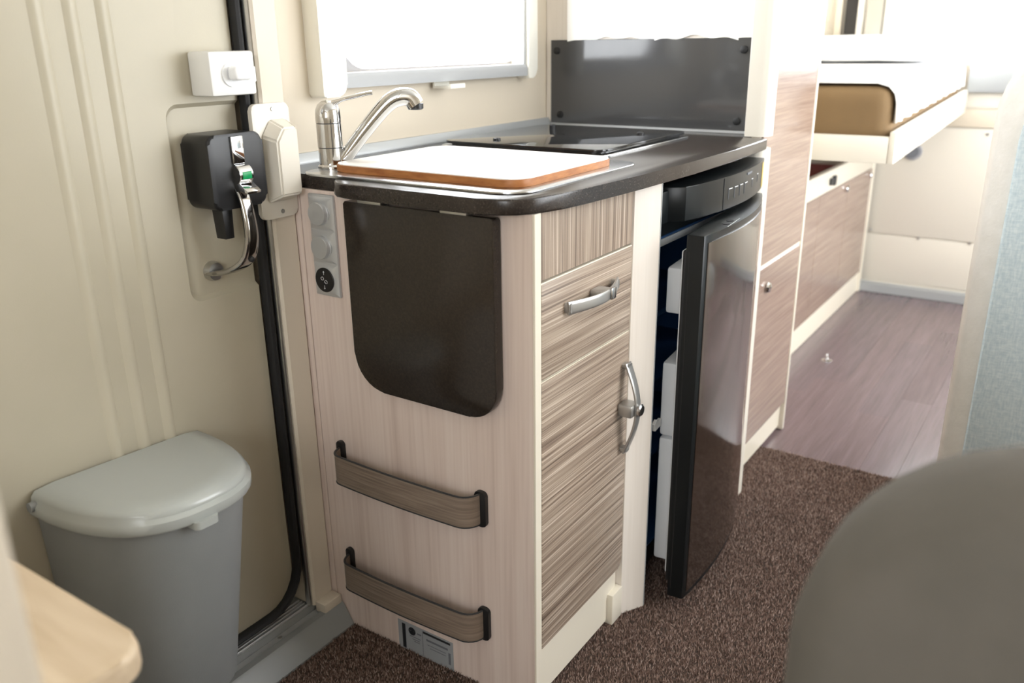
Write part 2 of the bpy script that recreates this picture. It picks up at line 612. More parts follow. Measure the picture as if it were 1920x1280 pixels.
# ---- frame beam beside the door, chrome strip, striker cover
beam = struct('trim_1', PR([(-0.050, 0.500), (-0.050, 0.482), (-0.046, 0.478), (-0.004, 0.478), (0.0, 0.482), (0.0, YW), (-0.05, YW)], 'z', 0.052, ZC), 'beam_beige', 'beige door frame post')
part('edge_strip', SW([(-0.0535, 0.489, ZC), (-0.0535, 0.489, 0.25), (-0.0535, 0.489, 0.055)], (0.0045, 0.007), up=(0, 1, 0), seg=10), 'satin_metal', beam)
bm = bmesh.new()
prism(bm, rr(-0.078, -0.002, 0.812, 0.994, 0.010), 'y', 0.470, 0.479, bev=0.002)
st = part('striker_cover', bm, 'cream', beam, label='cream plastic striker cover with two screws')
bm = bmesh.new()
prism(bm, [(-0.064, 0.838), (-0.014, 0.838), (-0.010, 0.842), (-0.010, 0.966), (-0.014, 0.970), (-0.045, 0.970), (-0.064, 0.945)], 'y', 0.440, 0.471)
for v in bm.verts:
    if v.co.y < 0.45:
        v.co.z = 0.905 + (v.co.z - 0.905) * 0.80
        v.co.x = -0.031 + (v.co.x + 0.031) * 0.80
bmesh.ops.bevel(bm, geom=bm.edges[:], offset=0.003, segments=2, affect='EDGES')
part('raised_box', bm, 'cream', st)
for zz in (0.985, 0.822):
    part('screw', LA([(0.0036, 0.0), (0.0036, 0.0015), (0.002, 0.002)], (-0.036, 0.4683, zz), 'y', 12), 'satin_metal', st)
# pale wood filler strip between post and kitchen end
struct('trim_2', B(0.0005, 0.014, 0.468, YW, 0.0, ZB - 0.001), 'pale_wood', 'narrow wooden filler strip')

# ---- step sill under the door
sill = struct('trim_3', PR([(0.425, -0.012), (0.425, 0.004), (0.447, 0.040), (0.452, 0.044), (0.466, 0.044), (0.469, 0.036), (0.486, 0.036), (0.490, 0.050), (0.62, 0.050), (0.62, -0.012)],
              'x', -0.72, -0.002), 'sill_grey', 'grey metal door sill', smooth=20)
for i in range(4):
    part('groove_rib', B(-0.70, -0.054, 0.4915 + 0.008 * i, 0.4945 + 0.008 * i, 0.049, 0.0545, r=0.0008, seg=1), 'alu', sill)
part('channel_strip', B(-0.70, -0.004, 0.4705, 0.485, 0.0355, 0.0385, r=0.0005, seg=1), 'alu', sill)
part('screw', LA([(0.0045, 0), (0.0045, 0.0015), (0.003, 0.0022)], (-0.14, 0.4775, 0.0385), 'z', 12), 'satin_metal', sill)
part('corner_cap', B(-0.048, -0.003, 0.452, 0.478, 0.040, 0.062, r=0.002), 'beam_beige', sill)

# ---- upstand strip along the wall behind the worktop
struct('trim_4', PR([(YW - 0.016, ZT), (YW - 0.016, ZT + 0.004), (YW - 0.007, ZT + 0.018), (YW - 0.001, ZT + 0.018), (YW - 0.001, ZT)], 'x', 0.01, XS - 0.002), 'alu_paint', 'grey upstand strip')

# ---- window over the sink
win = struct('window_1', B(0.185, 0.815, YW + 0.028, YW + 0.032, 1.03, 1.64), 'pane', smooth=0)
bm = bmesh.new()
prism(bm, rr(0.135, 0.196, 0.990, 1.72, (0.006, 0.022, 0.004, 0.004)), 'y', 0.528, YW, bev=0.003)
part('window_frame', bm, 'window_cream', win)
part('window_frame', PR(rr(0.806, 0.845, 0.998, 1.72, (0.004, 0.02, 0.004, 0.004)), 'y', 0.528, YW, bev=0.003), 'window_cream', win)
part('blind_rail', PR([(0.531, 1.004), (0.562, 1.004), (0.562, 1.030), (0.536, 1.030), (0.531, 1.022)], 'x', 0.193, 0.805), 'rail_grey', win)
part('blind_clip', PR([(0.510, 0.990), (0.558, 0.990), (0.558, 1.004), (0.553, 1.004), (0.553, 0.9945), (0.514, 0.9945), (0.514, 0.999), (0.510, 0.999)], 'x', 0.478, 0.528), 'window_cream', win)
part('blind_guide', B(0.796, 0.806, 0.536, 0.56, 1.03, 1.72, r=0.001), 'alu', win)
# rounded acrylic window frame outside
bm = bmesh.new()
inner = rr(0.238, 0.86, 1.034, 1.625, 0.07, 8)
outer = rr(0.170, 0.88, 1.015, 1.655, 0.02, 8)
for t in (0.0,):
    vi = [bm.verts.new((p[0], YW + 0.02, p[1])) for p in inner]
    vo = [bm.verts.new((p[0], YW + 0.02, p[1])) for p in outer]
    vi2 = [bm.verts.new((p[0], YW + 0.045, p[1])) for p in inner]
    vo2 = [bm.verts.new((p[0], YW + 0.045, p[1])) for p in outer]
    n_ = len(vi)
    for i in range(n_):
        j = (i + 1) % n_
        for q in ((vi[i], vi[j], vo[j], vo[i]), (vi[i], vi2[i], vi2[j], vi[j]), (vi2[i], vo2[i], vo2[j], vi2[j]), (vo[i], vo[j], vo2[j], vo2[i])):
            bm.faces.new(q)
part('window_seal', bm, 'lamp_grey', win)

# other windows
w2 = struct('window_2', B(XR + 0.02, XR + 0.024, -1.22, 0.15, 0.975, 1.70), 'pane', smooth=0)
part('window_sill', PR([(XR - 0.05, 0.868), (XR - 0.055, 0.878), (XR - 0.055, 0.955), (XR - 0.03, 0.972), (XR, 0.972), (XR, 0.868)], 'y', -1.3, -0.16), 'alu_paint', w2, label='grey blind cassette')
part('window_frame', B(XR - 0.02, XR, 0.15, 0.19, 0.975, 1.72, r=0.003), 'window_cream', w2)
w3 = struct('window_3', B(0.3, 2.75, YR - 0.03, YR - 0.026, 0.65, 1.75), 'pane', smooth=0)
for xx in (0.3, 1.5, 2.71):
    part('window_frame', B(xx, xx + 0.04, YR - 0.045, YR + 0.015, 0.65, 1.75, r=0.003), 'window_cream', w3)
struct('window_4', B(XF - 0.03, XF - 0.026, -1.42, -0.5, 0.92, 1.82), 'pane', smooth=0)

# rear wall trims: panels, screws, heater strip, cupboard edges
rw = bpy.data.objects['wall_rear']
ORIGIN['wall_rear'] = Vector((0, 0, 0))
part('panel', B(XR - 0.008, XR, -1.2, 0.30, 0.055, 0.258, r=0.002), 'cream', rw)
part('panel', B(XR - 0.008, XR, -1.2, 0.30, 0.262, 0.725, r=0.002), 'cream', rw)
part('panel', B(XR - 0.014, XR, -1.2, 0.30, 0.730, 0.800, r=0.002), 'wall_beige', rw)
part('panel', B(XR - 0.010, XR, -1.2, 0.30, 0.806, 0.862, r=0.002), 'cream', rw)
for yy, zz in ((-0.057, 0.258), (-0.256, 0.258), (0.14, 0.275), (-0.255, 0.705)):
    part('screw', LA([(0.006, 0.0), (0.006, 0.004), (0.003, 0.005)], (XR - 0.0125, yy, zz), 'x', 10), 'satin_metal', rw)
part('skirting', PR([(XR - 0.035, 0.0), (XR - 0.035, 0.036), (XR - 0.012, 0.040), (XR, 0.040), (XR, 0.0)], 'y', -1.3, 0.16), 'alu_paint', rw)
part('edge_panel', B(XR - 0.03, XR, 0.295, 0.345, 1.0, 1.9), 'black_gloss', rw, label='black vertical strip')
part('edge_panel', B(XR - 0.034, XR, 0.275, 0.295, 1.0, 1.9), 'cream', rw)
part('edge_panel', B(XR - 0.02, XR, 0.20, 0.262, 1.0, 1.9), 'satin_metal', rw)
part('edge_panel', B(XR - 0.03, XR, 0.36, 0.385, 1.0, 1.9), 'wall_beige', rw)
spk = thing('round_vent', (XR - 0.008, 0.012, 0.588), 'round grey vent on rear wall beneath the bunk', 'vent')
part('rim', LA([(0.034, -0.012), (0.036, -0.006), (0.036, -0.0002)], (XR - 0.008, 0.012, 0.622), 'x'), 'lamp_grey', spk)
part('grille', LA([(0.025, -0.016), (0.025, -0.0125)], (XR - 0.008, 0.012, 0.622), 'x'), 'print_grey', spk)

# ================================================================== KITCHEN CABINET
kc = thing('kitchen_cabinet', (0.18, 0.2, 0.0), 'kitchen base cabinet with pale wood end and striped drawer and door', 'cabinet')
part('end_panel', B(0.0, 0.016, 0.004, 0.466, 0.0, ZB, r=0.001, seg=1), 'pale_wood', kc)
part('edge_strip', B(-0.0005, 0.0165, 0.0, 0.0042, 0.0, ZB, r=0.0008, seg=1), 'cream_edge', kc)
part('carcass', B(0.017, 0.309, 0.020, 0.54, 0.002, ZB), 'cream_wood', kc)
part('fascia', B(0.018, 0.3085, 0.002, 0.0195, 0.755, ZB, r=0.0008, seg=1), 'zebrano_upright', kc)
dr = part('drawer', B(0.018, 0.3085, 0.0, 0.0195, 0.602, 0.7505, r=0.0015), 'zebrano', kc)
part('edge_band', B(0.017, 0.3095, 0.0012, 0.0195, 0.6005, 0.752, r=0.0008, seg=1), 'cream_edge', dr)
dd = part('cabinet_door', PR([(0.018, 0.116), (0.294, 0.116), (0.3085, 0.130), (0.3085, 0.5975), (0.018, 0.5975)], 'y', 0.0, 0.0195, bev=0.0012), 'zebrano', kc)
part('edge_band', PR([(0.017, 0.1145), (0.2945, 0.1145), (0.3095, 0.1293), (0.3095, 0.599), (0.017, 0.599)], 'y', 0.0012, 0.0195), 'cream_edge', dd)
part('plinth', B(0.017, 0.300, 0.008, 0.020, 0.012, 0.113), 'cream_edge', kc)
part('foot', B(0.268, 0.309, -0.004, 0.0195, 0.003, 0.070, r=0.002), 'cream_edge', kc)
part('divider_panel', PR([(0.310, -0.001), (0.3585, -0.028), (0.3585, 0.54), (0.310, 0.54)], 'z', 0.002, ZB), 'cream_wood', kc)
part('edge_strip', B(0.3575, 0.3605, -0.0285, 0.0, 0.002, ZB, r=0.0006, seg=1), 'alu_paint', kc)


def bow_handle(p0, p1, out, parent, pt, wdir):
    """flat bow handle from p0 to p1, bulging out"""
    p0, p1, out, wdir = Vector(p0), Vector(p1), Vector(out), Vector(wdir)
    path, sz = [], []
    for i in range(21):
        t = i / 20
        path.append(p0.lerp(p1, t) + out * (0.25 + 0.75 * math.sin(math.pi * t)))
        sz.append((0.0105 - 0.0012 * math.sin(math.pi * t), 0.0026))
    bm = bmesh.new()
    sweep(bm, path, sz, up=out, seg=12, power=4)
    h = part('handle', bm, 'handle_silver', parent)
    for t in (0.03, 0.97):
        q = p0.lerp(p1, t)
        bm = bmesh.new()
        d = (p1 - p0).normalized()
        sweep(bm, [q - out.normalized() * 0.0005, q + out * 0.42], (0.0045, 0.008), up=wdir, seg=12, power=4)
        part('handle_foot', bm, 'handle_silver', h)
    return h


# drawer handle: bow with a push catch in the middle
h1 = bow_handle((0.082, 0.0, 0.6995), (0.243, 0.0, 0.7015), (0, -0.026, 0), dr, None, (0, 0, 1))
part('catch_body', B(0.160, 0.190, -0.025, 0.0, 0.691, 0.710, r=0.003), 'handle_silver', h1)
part('catch_button', B(0.178, 0.194, -0.031, -0.0265, 0.692, 0.7115, r=0.002), 'brushed_steel', h1)
# door handle, upright, with round button
h2 = bow_handle((0.291, 0.0, 0.372), (0.291, 0.0, 0.545), (0, -0.030, 0), dd, None, (1, 0, 0))
part('catch_body', B(0.270, 0.302, -0.028, 0.0, 0.448, 0.472, r=0.004), 'handle_silver', h2)
part('catch_button', LA([(0.0115, 0.0), (0.0115, -0.004), (0.009, -0.006)], (0.292, -0.0325, 0.460), 'y', 22), 'brushed_steel', h2)

# switch panel with two dials and a black socket dial
sp = thing('switch_panel', (-0.0, 0.411, 0.676), 'silver triple switch plate on the pale wood end panel', 'switch')
part('plate', B(-0.006, -0.0003, 0.383, 0.441, 0.677, 0.850, r=0.0025), 'alu', sp)
for i, zz in enumerate((0.819, 0.763, 0.707)):
    bm = bmesh.new()
    vs = [bm.verts.new(p) for p in ((-0.0058, 0.3845, zz - 0.0275), (-0.0058, 0.4395, zz - 0.0275), (-0.0058, 0.4395, zz + 0.0275), (-0.0058, 0.3845, zz + 0.0275))]
    v2 = [bm.verts.new(p) for p in ((-0.0105, 0.394, zz - 0.020), (-0.0105, 0.430, zz - 0.020), (-0.0105, 0.430, zz + 0.020), (-0.0105, 0.394, zz + 0.020))]
    bm.faces.new(v2)
    for q in range(4):
        bm.faces.new((vs[q], vs[(q + 1) % 4], v2[(q + 1) % 4], v2[q]))
    mod = part('module', bm, 'alu', sp)
    part('dial_recess', LA([(0.0205, -0.0108), (0.0205, -0.006)], (0, 0.411, zz), 'x'), 'alu', mod)
    if i < 2:
        part('dial', LA([(0.0185, -0.0175), (0.0192, -0.0165), (0.0192, -0.0109)], (0, 0.4125, zz), 'x', 32), 'alu', mod)
    else:
        d3 = part('dial', LA([(0.0205, -0.0128), (0.0212, -0.012), (0.0212, -0.0109)], (0, 0.4115, zz), 'x', 32), 'black_plastic', mod, label='black dial with plug and arrow marks')
        bm = bmesh.new()
        sweep(bm, [(-0.0131, 0.4115, zz + 0.009), (-0.0131, 0.4115, zz + 0.015)], (0.0004, 0.0004), up=(1, 0, 0), seg=6)
        sweep(bm, [(-0.0131, 0.4130, zz + 0.0135), (-0.0131, 0.4115, zz + 0.0155), (-0.0131, 0.4100, zz + 0.0135)], (0.0004, 0.0004), up=(1, 0, 0), seg=6)
        sweep(bm, [(-0.0131, 0.4115, zz - 0.009), (-0.0131, 0.4115, zz - 0.015)], (0.0004, 0.0004), up=(1, 0, 0), seg=6)
        sweep(bm, [(-0.0131, 0.4130, zz - 0.0135), (-0.0131, 0.4115, zz - 0.0155), (-0.0131, 0.4100, zz - 0.0135)], (0.0004, 0.0004), up=(1, 0, 0), seg=6)
        for dy, dz in ((0.004, 0.0025), (-0.004, -0.0025)):
            sweep(bm, [(-0.0131, 0.4115 + dy + a, zz + dz + b) for a, b in ((0.003, 0.001), (0.0, 0.003), (-0.003, 0.001), (-0.003, -0.002), (0.0, -0.003), (0.003, -0.001), (0.003, 0.001))],
                  (0.0004, 0.0004), up=(1, 0, 0), seg=6)
        part('mark', bm, 'print_white', d3)


# two bowed racks on the end panel
def rack(z0, z1, label):
    r = thing('magazine_rack', (0.0, 0.258, z0), label, 'rack', 'bowed racks on the end panel')
    ya, yb = 0.098, 0.418
    pts = []
    for a in range(7):                       # right end curls from the panel
        t = R_(90 * a / 6)
        pts.append((-0.004 - 0.030 * math.sin(t), ya + 0.030 * (1 - math.cos(t)) + 0.006))
    for a in range(1, 8):
        u = a / 8
        pts.append((-0.034 - 0.004 * math.sin(math.pi * u), ya + 0.036 + (yb - ya - 0.060) * u))
    for a in range(7):
        t = R_(90 * a / 6)
        pts.append((-0.034 + 0.030 * (1 - math.cos(t)), yb - 0.024 + 0.022 * math.sin(t)))
    path = [(p[0], p[1], (z0 + z1) / 2) for p in pts]
    bm = bmesh.new()
    sweep(bm, path, (0.0016, (z1 - z0) / 2 - 0.001), up=(0, 0, 1), seg=12, power=8)
    part('band', bm, 'rack_wood', r)
    for zz in (z0, z1):
        bm = bmesh.new()
        sweep(bm, [(p[0] * 1.0 - 0.0003, p[1], zz) for p in pts], (0.0023, 0.0013), up=(0, 0, 1), seg=8)
        part('edge_trim', bm, 'dark_plastic', r)
    part('end_cap', PR(rr(ya - 0.006, ya + 0.016, z0 - 0.004, z1 + 0.004, 0.007), 'x', -0.008, -0.0003, bev=0.001), 'black_plastic', r)
    part('end_cap', PR(rr(yb - 0.010, yb + 0.006, z0 + 0.004, z1 + 0.012, 0.006), 'x', -0.008, -0.0003, bev=0.001), 'black_plastic', r)
    return r


rack(0.336, 0.392, 'bowed brown rack on the pale end panel, just beneath the dark flap')
rack(0.112, 0.168, 'bowed brown rack on the pale end panel, just above the sticker')

# maker's plate sticker near the carpet: flat print
stk = thing('info_sticker', (-0.001, 0.243, 0.0), 'silver printed sticker low on the end panel at the carpet', 'sticker')
part('foil', B(-0.0008, -0.0002, 0.178, 0.308, 0.001, 0.063), 'sticker_silver', stk, smooth=0)


def pr_bar(y0, y1, z0, z1, m_='print_black'):
    part('print', B(-0.0011, -0.0008, y0, y1, z0, z1), m_, stk, smooth=0)


pr_bar(0.184, 0.247, 0.055, 0.0595)
pr_bar(0.290, 0.298, 0.004, 0.058)
part('print', LA([(0.0085, -0.0011), (0.0085, -0.0008)], (0, 0.274, 0.048), 'x', 24), 'print_black', stk)
for a in ((0.268, 0.281, 0.0485, 0.0495, 'print_white'), (0.252, 0.262, 0.046, 0.049, 'print_grey'), (0.254, 0.280, 0.036, 0.0372, 'print_grey'), (0.256, 0.274, 0.031, 0.0322, 'print_grey'),
          (0.256, 0.270, 0.027, 0.0281, 'print_grey'), (0.190, 0.240, 0.0415, 0.0455, 'print_grey'), (0.2485, 0.2492, 0.004, 0.060, 'print_grey'),
          (0.184, 0.189, 0.012, 0.037, 'print_grey'), (0.195, 0.238, 0.033, 0.034, 'print_grey'), (0.195, 0.232, 0.027, 0.028, 'print_grey')):
    pr_bar(*a)

# ================================================================== WORKTOP
wt = thing('worktop', (0.45, 0.27, ZB), 'glossy dark brown speckled worktop with hanging end flap', 'worktop')
edge = [(0.008, YW - 0.001), (0.008, 0.385), (-0.004, 0.374), (-0.022, 0.362), (-0.034, 0.346), (-0.039, 0.325), (-0.040, 0.20), (-0.040, 0.075),
        (-0.034, 0.040), (-0.019, 0.016), (0.004, 0.001), (0.055, -0.012), (0.11, -0.020), (0.26, -0.033), (0.45, -0.042), (0.66, -0.045), (0.86, -0.040), (0.868, -0.038), (0.868, 0.02),
        (XS - 0.001, 0.022), (XS - 0.001, YW - 0.001)]
part('slab', PR(edge, 'z', ZB, ZT, bev=0.0035, seg=3), 'stone_brown', wt)
fp = part('flap', PR(rr(0.056, 0.345, 0.533, 0.8475, (0.052, 0.062, 0.004, 0.004), 8), 'x', -0.0215, -0.0035, bev=0.002), 'flap_brown', wt, label='dark brown hinged flap with rounded lower corners')
for yy in (0.288, 0.125):
    part('hinge', B(-0.0235, -0.006, yy - 0.024, yy + 0.024, 0.8475, 0.8545, r=0.001), 'satin_metal', fp)

# sink, board, tap, hob
sk = thing('sink', (0.185, 0.235, ZT), 'stainless steel sink rim under the chopping board', 'sink')
part('rim', PR(rr(-0.004, 0.378, 0.022, 0.462, (0.05, 0.035, 0.03, 0.03)), 'z', ZT, ZT + 0.004, bev=0.0015), 'brushed_steel', sk)
cb = thing('chopping_board', (0.185, 0.23, ZT + 0.004), 'white topped chopping board with reddish wood rim over the sink', 'board')
bo = rr(0.030, 0.332, 0.046, 0.425, 0.035)
part('wood_rim', PR(bo, 'z', ZT + 0.0042, ZT + 0.0152, bev=0.001), 'bamboo', cb)
part('white_top', PR(rr(0.0315, 0.3305, 0.0475, 0.4235, 0.034), 'z', ZT + 0.0152, ZT + 0.0168, bev=0.0007), 'board_white', cb)

TX, TY = 0.066, 0.452
tp = thing('mixer_tap', (TX, TY, ZT + 0.004), 'chrome mixer tap with lever and angled spout behind the board', 'tap')
z0 = ZT + 0.0042
part('base', LA([(0.0235, 0), (0.0235, 0.003), (0.0205, 0.006), (0.0205, 0.033)], (TX, TY, z0)), 'chrome', tp)
part('joint_ring', LA([(0.0198, 0.033), (0.0198, 0.0345)], (TX, TY, z0)), 'dark_plastic', tp)
part('body', LA([(0.0210, 0.0345), (0.0210, 0.073)], (TX, TY, z0)), 'chrome', tp)
part('joint_ring', LA([(0.0202, 0.073), (0.0202, 0.0745)], (TX, TY, z0)), 'dark_plastic', tp)
ua = R_(-50)
ux, uy = math.cos(ua), math.sin(ua)
zc = z0


def tpnt(s, z):
    return (TX + ux * s, TY + uy * s, zc + z * 0.925)


lv = part('lever_cap', LA([(0.0210, 0.0745), (0.0215, 0.083), (0.0205, 0.095), (0.0165, 0.104), (0.009, 0.109), (0.001, 0.111)], (TX, TY, z0)), 'chrome', tp)
bm = bmesh.new()
lp = smoothpath([tpnt(-0.010, 0.092), tpnt(0.004, 0.108), tpnt(0.022, 0.119), tpnt(0.045, 0.125), tpnt(0.068, 0.130), tpnt(0.076, 0.131)], 20)
sweep(bm, lp, [(0.018 - 0.011 * min(1, i / 9), 0.013 - 0.0095 * min(1, i / 8)) for i in range(21)], seg=16)
part('lever', bm, 'chrome', lv)
bm = bmesh.new()
spath = smoothpath([tpnt(0.012, 0.004), tpnt(0.024, 0.018), tpnt(0.062, 0.068), tpnt(0.098, 0.109), tpnt(0.120, 0.122), tpnt(0.138, 0.121), tpnt(0.147, 0.108)], 30)
sweep(bm, spath, [(0.0115 + 0.0045 * min(1, i / 20), 0.0110 + 0.004 * min(1, i / 20)) for i in range(31)], seg=18, power=2.4)
so = part('spout', bm, 'chrome', tp)
bm = bmesh.new()
lathe(bm, [(0.0125, 0.002), (0.0125, -0.006), (0.010, -0.008)], tpnt(0.1475, 0.1085), 'z', 18)
part('aerator', bm, 'black_plastic', so)

hb = thing('hob', (0.62, 0.3, ZT), 'black gas hob with closed tinted glass lid on the worktop', 'hob')
part('frame', PR(rr(0.408, 0.822, 0.112, 0.500, 0.03), 'z', ZT, ZT + 0.005, bev=0.0015), 'brushed_steel', hb)
gp = part('glass_lid', PR(rr(0.416, 0.814, 0.120, 0.492, 0.026), 'z', ZT + 0.009, ZT + 0.014, bev=0.001), 'hob_glass', hb)
part('tray', PR(rr(0.424, 0.806, 0.128, 0.484, 0.026), 'z', ZT + 0.005, ZT + 0.009), 'black_gloss', hb)
for xx, yy in ((0.47, 0.39), (0.70, 0.18), (0.77, 0.44)):
    part('lid_stud', LA([(0.008, 0), (0.008, 0.0035), (0.006, 0.005)], (xx, yy, ZT + 0.014), 'z', 16), 'black_plastic', gp)

# splashback
sb = thing('splashback', (XS - 0.003, 0.29, ZT), 'dark glossy splashback panel behind the hob', 'splashback')
part('panel', B(XS - 0.006, XS - 0.0005, 0.024, 0.548, ZT + 0.002, 1.083, r=0.0008, seg=1), 'splash_dark', sb)
for yy, zz in ((0.53, 1.058), (0.52, 0.905), (0.052, 1.058), (0.057, 0.905)):
    part('screw_cap', LA([(0.0085, 0.0), (0.0085, -0.003), (0.006, -0.0045)], (XS - 0.0062, yy, zz), 'x', 16), 'black_rubber', sb)
part('foot_bead', B(XS - 0.010, XS - 0.0065, 0.024, 0.546, ZT + 0.0005, ZT + 0.006), 'alu', sb)

# crumpled white film above the splashback
bm = bmesh.new()
ys = np.linspace(0.028, 0.500, 60)
bot = [1.0835 + 0.004 * math.sin(9 + y_ * 31) + 0.003 * math.sin(y_ * 83) for y_ in ys]
top = 1.62
ra, rb_ = [], []
for y_, b_ in zip(ys, bot):
    dx = 0.003 * math.sin(y_ * 47)
    ra.append([bm.verts.new((XS - 0.006 + dx * 0.5, y_, b_)), bm.verts.new((XS - 0.006 + dx, y_, 1.15)), bm.verts.new((XS - 0.006, y_, top)),
               bm.verts.new((XS - 0.0012, y_, top)), bm.verts.new((XS - 0.0012, y_, 1.15)), bm.verts.new((XS - 0.0012, y_, b_))])
for p, q in zip(ra, ra[1:]):
    for i in range(6):
        bm.faces.new((p[i], q[i], q[(i + 1) % 6], p[(i + 1) % 6]))
bm.faces.new(ra[0])
bm.faces.new(ra[-1])
single('protective_sheet', bm, 'board_white', 'white sheet with ragged lower edge above the dark splashback', 'sheet')

# ================================================================== FRIDGE
HX, HY = 0.846, -0.026           # door hinge line
fr = thing('fridge', (0.61, 0.2, 0.0), 'black built-in fridge with bowed glossy door standing ajar', 'fridge')
FX0, FX1 = 0.366, 0.862
bm = bmesh.new()
box(bm, FX0, FX1, 0.0, 0.50, 0.06, 0.835)
body = part('body', bm, 'fridge_black', fr, smooth=0)
for o_ in (body,):
    org = ORIGIN[o_.name]
    bmc = B(FX0 + 0.03, FX1 - 0.03, -0.05, 0.44, 0.09, 0.745, r=0.012)
    bmesh.ops.translate(bmc, verts=bmc.verts[:], vec=-org)
    bpy.context.view_layer.update()
    cut(body, bmc)
# navy liner: five thin walls
bm = bmesh.new()
x0, x1 = FX0 + 0.0305, FX1 - 0.0305
box(bm, x0, x0 + 0.004, 0.002, 0.438, 0.092, 0.742)
box(bm, x1 - 0.004, x1, 0.002, 0.438, 0.092, 0.742)
box(bm, x0 + 0.004, x1 - 0.004, 0.433, 0.438, 0.092, 0.742)
box(bm, x0 + 0.004, x1 - 0.004, 0.002, 0.433, 0.092, 0.096)
box(bm, x0 + 0.004, x1 - 0.004, 0.002, 0.433, 0.738, 0.742)
ln = part('liner', bm, 'navy', fr, smooth=0)
for zz in (0.25, 0.42, 0.56):
    part('shelf', B(x0 + 0.006, x1 - 0.006, 0.04, 0.43, zz, zz + 0.012, r=0.002), 'navy', fr)
part('front_trim', B(x0, x1, -0.004, 0.0, 0.727, 0.740, r=0.001), 'alu_paint', fr)
part('foot', LA([(0.016, 0.0), (0.016, 0.008), (0.008, 0.012), (0.008, 0.06)], (0.405, 0.03, 0.0005), 'z', 16), 'alu_paint', fr)
part('foot', LA([(0.016, 0.0), (0.016, 0.008), (0.008, 0.012), (0.008, 0.06)], (0.82, 0.03, 0.0005), 'z', 16), 'alu_paint', fr)


def bowline(n=14):
    """outer bow of the front (x, y), left to right"""
    out = []
    for i in range(n + 1):
        t = i / n
        out.append((0.455 + (0.864 - 0.455) * t, -0.046 - 0.026 * math.sin(math.pi * (0.08 + 0.78 * t)) + 0.020 * t * t))
    return out


bl = bowline()
part('top_block', B(FX0 + 0.002, 0.452, -0.020, -0.0005, 0.775, 0.832, r=0.003), 'fridge_black', fr)
cp = part('control_panel', PR([(0.405, -0.0008), (0.405, -0.020), (0.420, -0.046)] + bl + [(0.864, -0.0008)], 'z', 0.777, 0.838, bev=0.002), 'fridge_black', fr)


def on_bow(x, dz=0.0):
    for (xa, ya), (xb, yb) in zip(bl, bl[1:]):
        if xa <= x <= xb:
            t = (x - xa) / (xb - xa)
            return ya + (yb - ya) * t, math.atan2(yb - ya, xb - xa)
    return bl[-1][1], 0


def bow_mark(x, z, w_, h_, m_, name='mark'):
    yy, a = on_bow(x)
    bm = bmesh.new()
    box(bm, -w_ / 2, w_ / 2, -0.0008, 0.001, -h_ / 2, h_ / 2, mx=Matrix.Translation((x, yy, z)) @ Matrix.Rotation(a, 4, 'Z'))
    part(name, bm, m_, cp, smooth=0)


bow_mark(0.555, 0.807, 0.0014, 0.058, 'print_black', 'panel_joint')
for i in range(4):
    xx = 0.585 + i * 0.028
    bow_mark(xx, 0.814, 0.016, 0.0014, 'print_white', 'button_mark')
    bow_mark(xx - 0.009, 0.804, 0.0010, 0.020, 'print_grey', 'button_edge')
bow_mark(0.715, 0.815, 0.010, 0.0014, 'print_white', 'button_mark')
bow_mark(0.715, 0.806, 0.0015, 0.014, 'print_grey', 'button_edge')
bow_mark(0.765, 0.818, 0.010, 0.0014, 'print_white', 'button_mark')
bow_mark(0.765, 0.809, 0.0015, 0.014, 'print_grey', 'button_edge')
bow_mark(0.690, 0.830, 0.034, 0.004, 'print_grey', 'name_mark')
bow_mark(0.838, 0.806, 0.020, 0.052, 'sticker_yellow', 'energy_sticker')

# door leaf, built closed along -x from the hinge, then swung
ANG = R_(5.5)
M = Matrix.Translation((HX, HY, 0)) @ Matrix.Rotation(ANG, 4, 'Z')
DW = 0.476
D0, D1 = 0.036, 0.766
sec = [(-DW, 0.0), (-DW, -0.030)]
for i in range(17):
    t = i / 16
    sec.append((-DW + 0.004 + (DW - 0.006) * t, -0.029 + 0.010 * t ** 3 - 0.026 * math.sin(math.pi * min(1, 0.04 + 0.96 * t))))
sec += [(0.0, 0.0)]
fd = part('fridge_door', PR(sec, 'z', D0, D1, bev=0.003, mx=M), 'fridge_black', fr)
# glossy front sheet
sh = []
for i in range(17):
    t = i / 16
    sh.append((-DW + 0.012 + (DW - 0.020) * t, -0.0298 + 0.010 * t ** 3 - 0.026 * math.sin(math.pi * min(1, 0.055 + 0.93 * t))))
part('front_sheet', PR([(a, b - 0.0012) for a, b in sh] + [(a, b + 0.003) for a, b in reversed(sh)], 'z', D0 + 0.012, D1 - 0.014, mx=M), 'fridge_face', fd)
part('edge_joint', B(-DW - 0.0004, -DW + 0.001, -0.0065, -0.005, D0 + 0.02, D1 - 0.03, mx=M), 'black_rubber', fd)
part('door_gasket', B(-DW + 0.006, -0.01, 0.0003, 0.008, D0 + 0.03, D1 - 0.03, r=0.003, mx=M), 'black_rubber', fd)
part('inner_panel', B(-DW + 0.025, -0.03, 0.008, 0.016, D0 + 0.035, D1 - 0.035, r=0.003, mx=M), 'white_gloss', fd)
part('door_bin', B(-DW + 0.058, -0.05, 0.016, 0.052, 0.602, 0.690, r=0.006, mx=M), 'white_gloss', fd)
part('door_bin', B(-DW + 0.058, -0.05, 0.016, 0.052, 0.353, 0.505, r=0.006, mx=M), 'white_gloss', fd)
part('door_bin', B(-DW + 0.058, -0.05, 0.016, 0.052, 0.075, 0.348, r=0.006, mx=M), 'white_gloss', fd)
part('latch_hook', PR([(-DW + 0.018, 0.378), (-DW + 0.051, 0.378), (-DW + 0.051, 0.392), (-DW + 0.030, 0.392), (-DW + 0.026, 0.399), (-DW + 0.014, 0.393)], 'y', 0.046, 0.052, mx=M), 'white_plastic', fd)
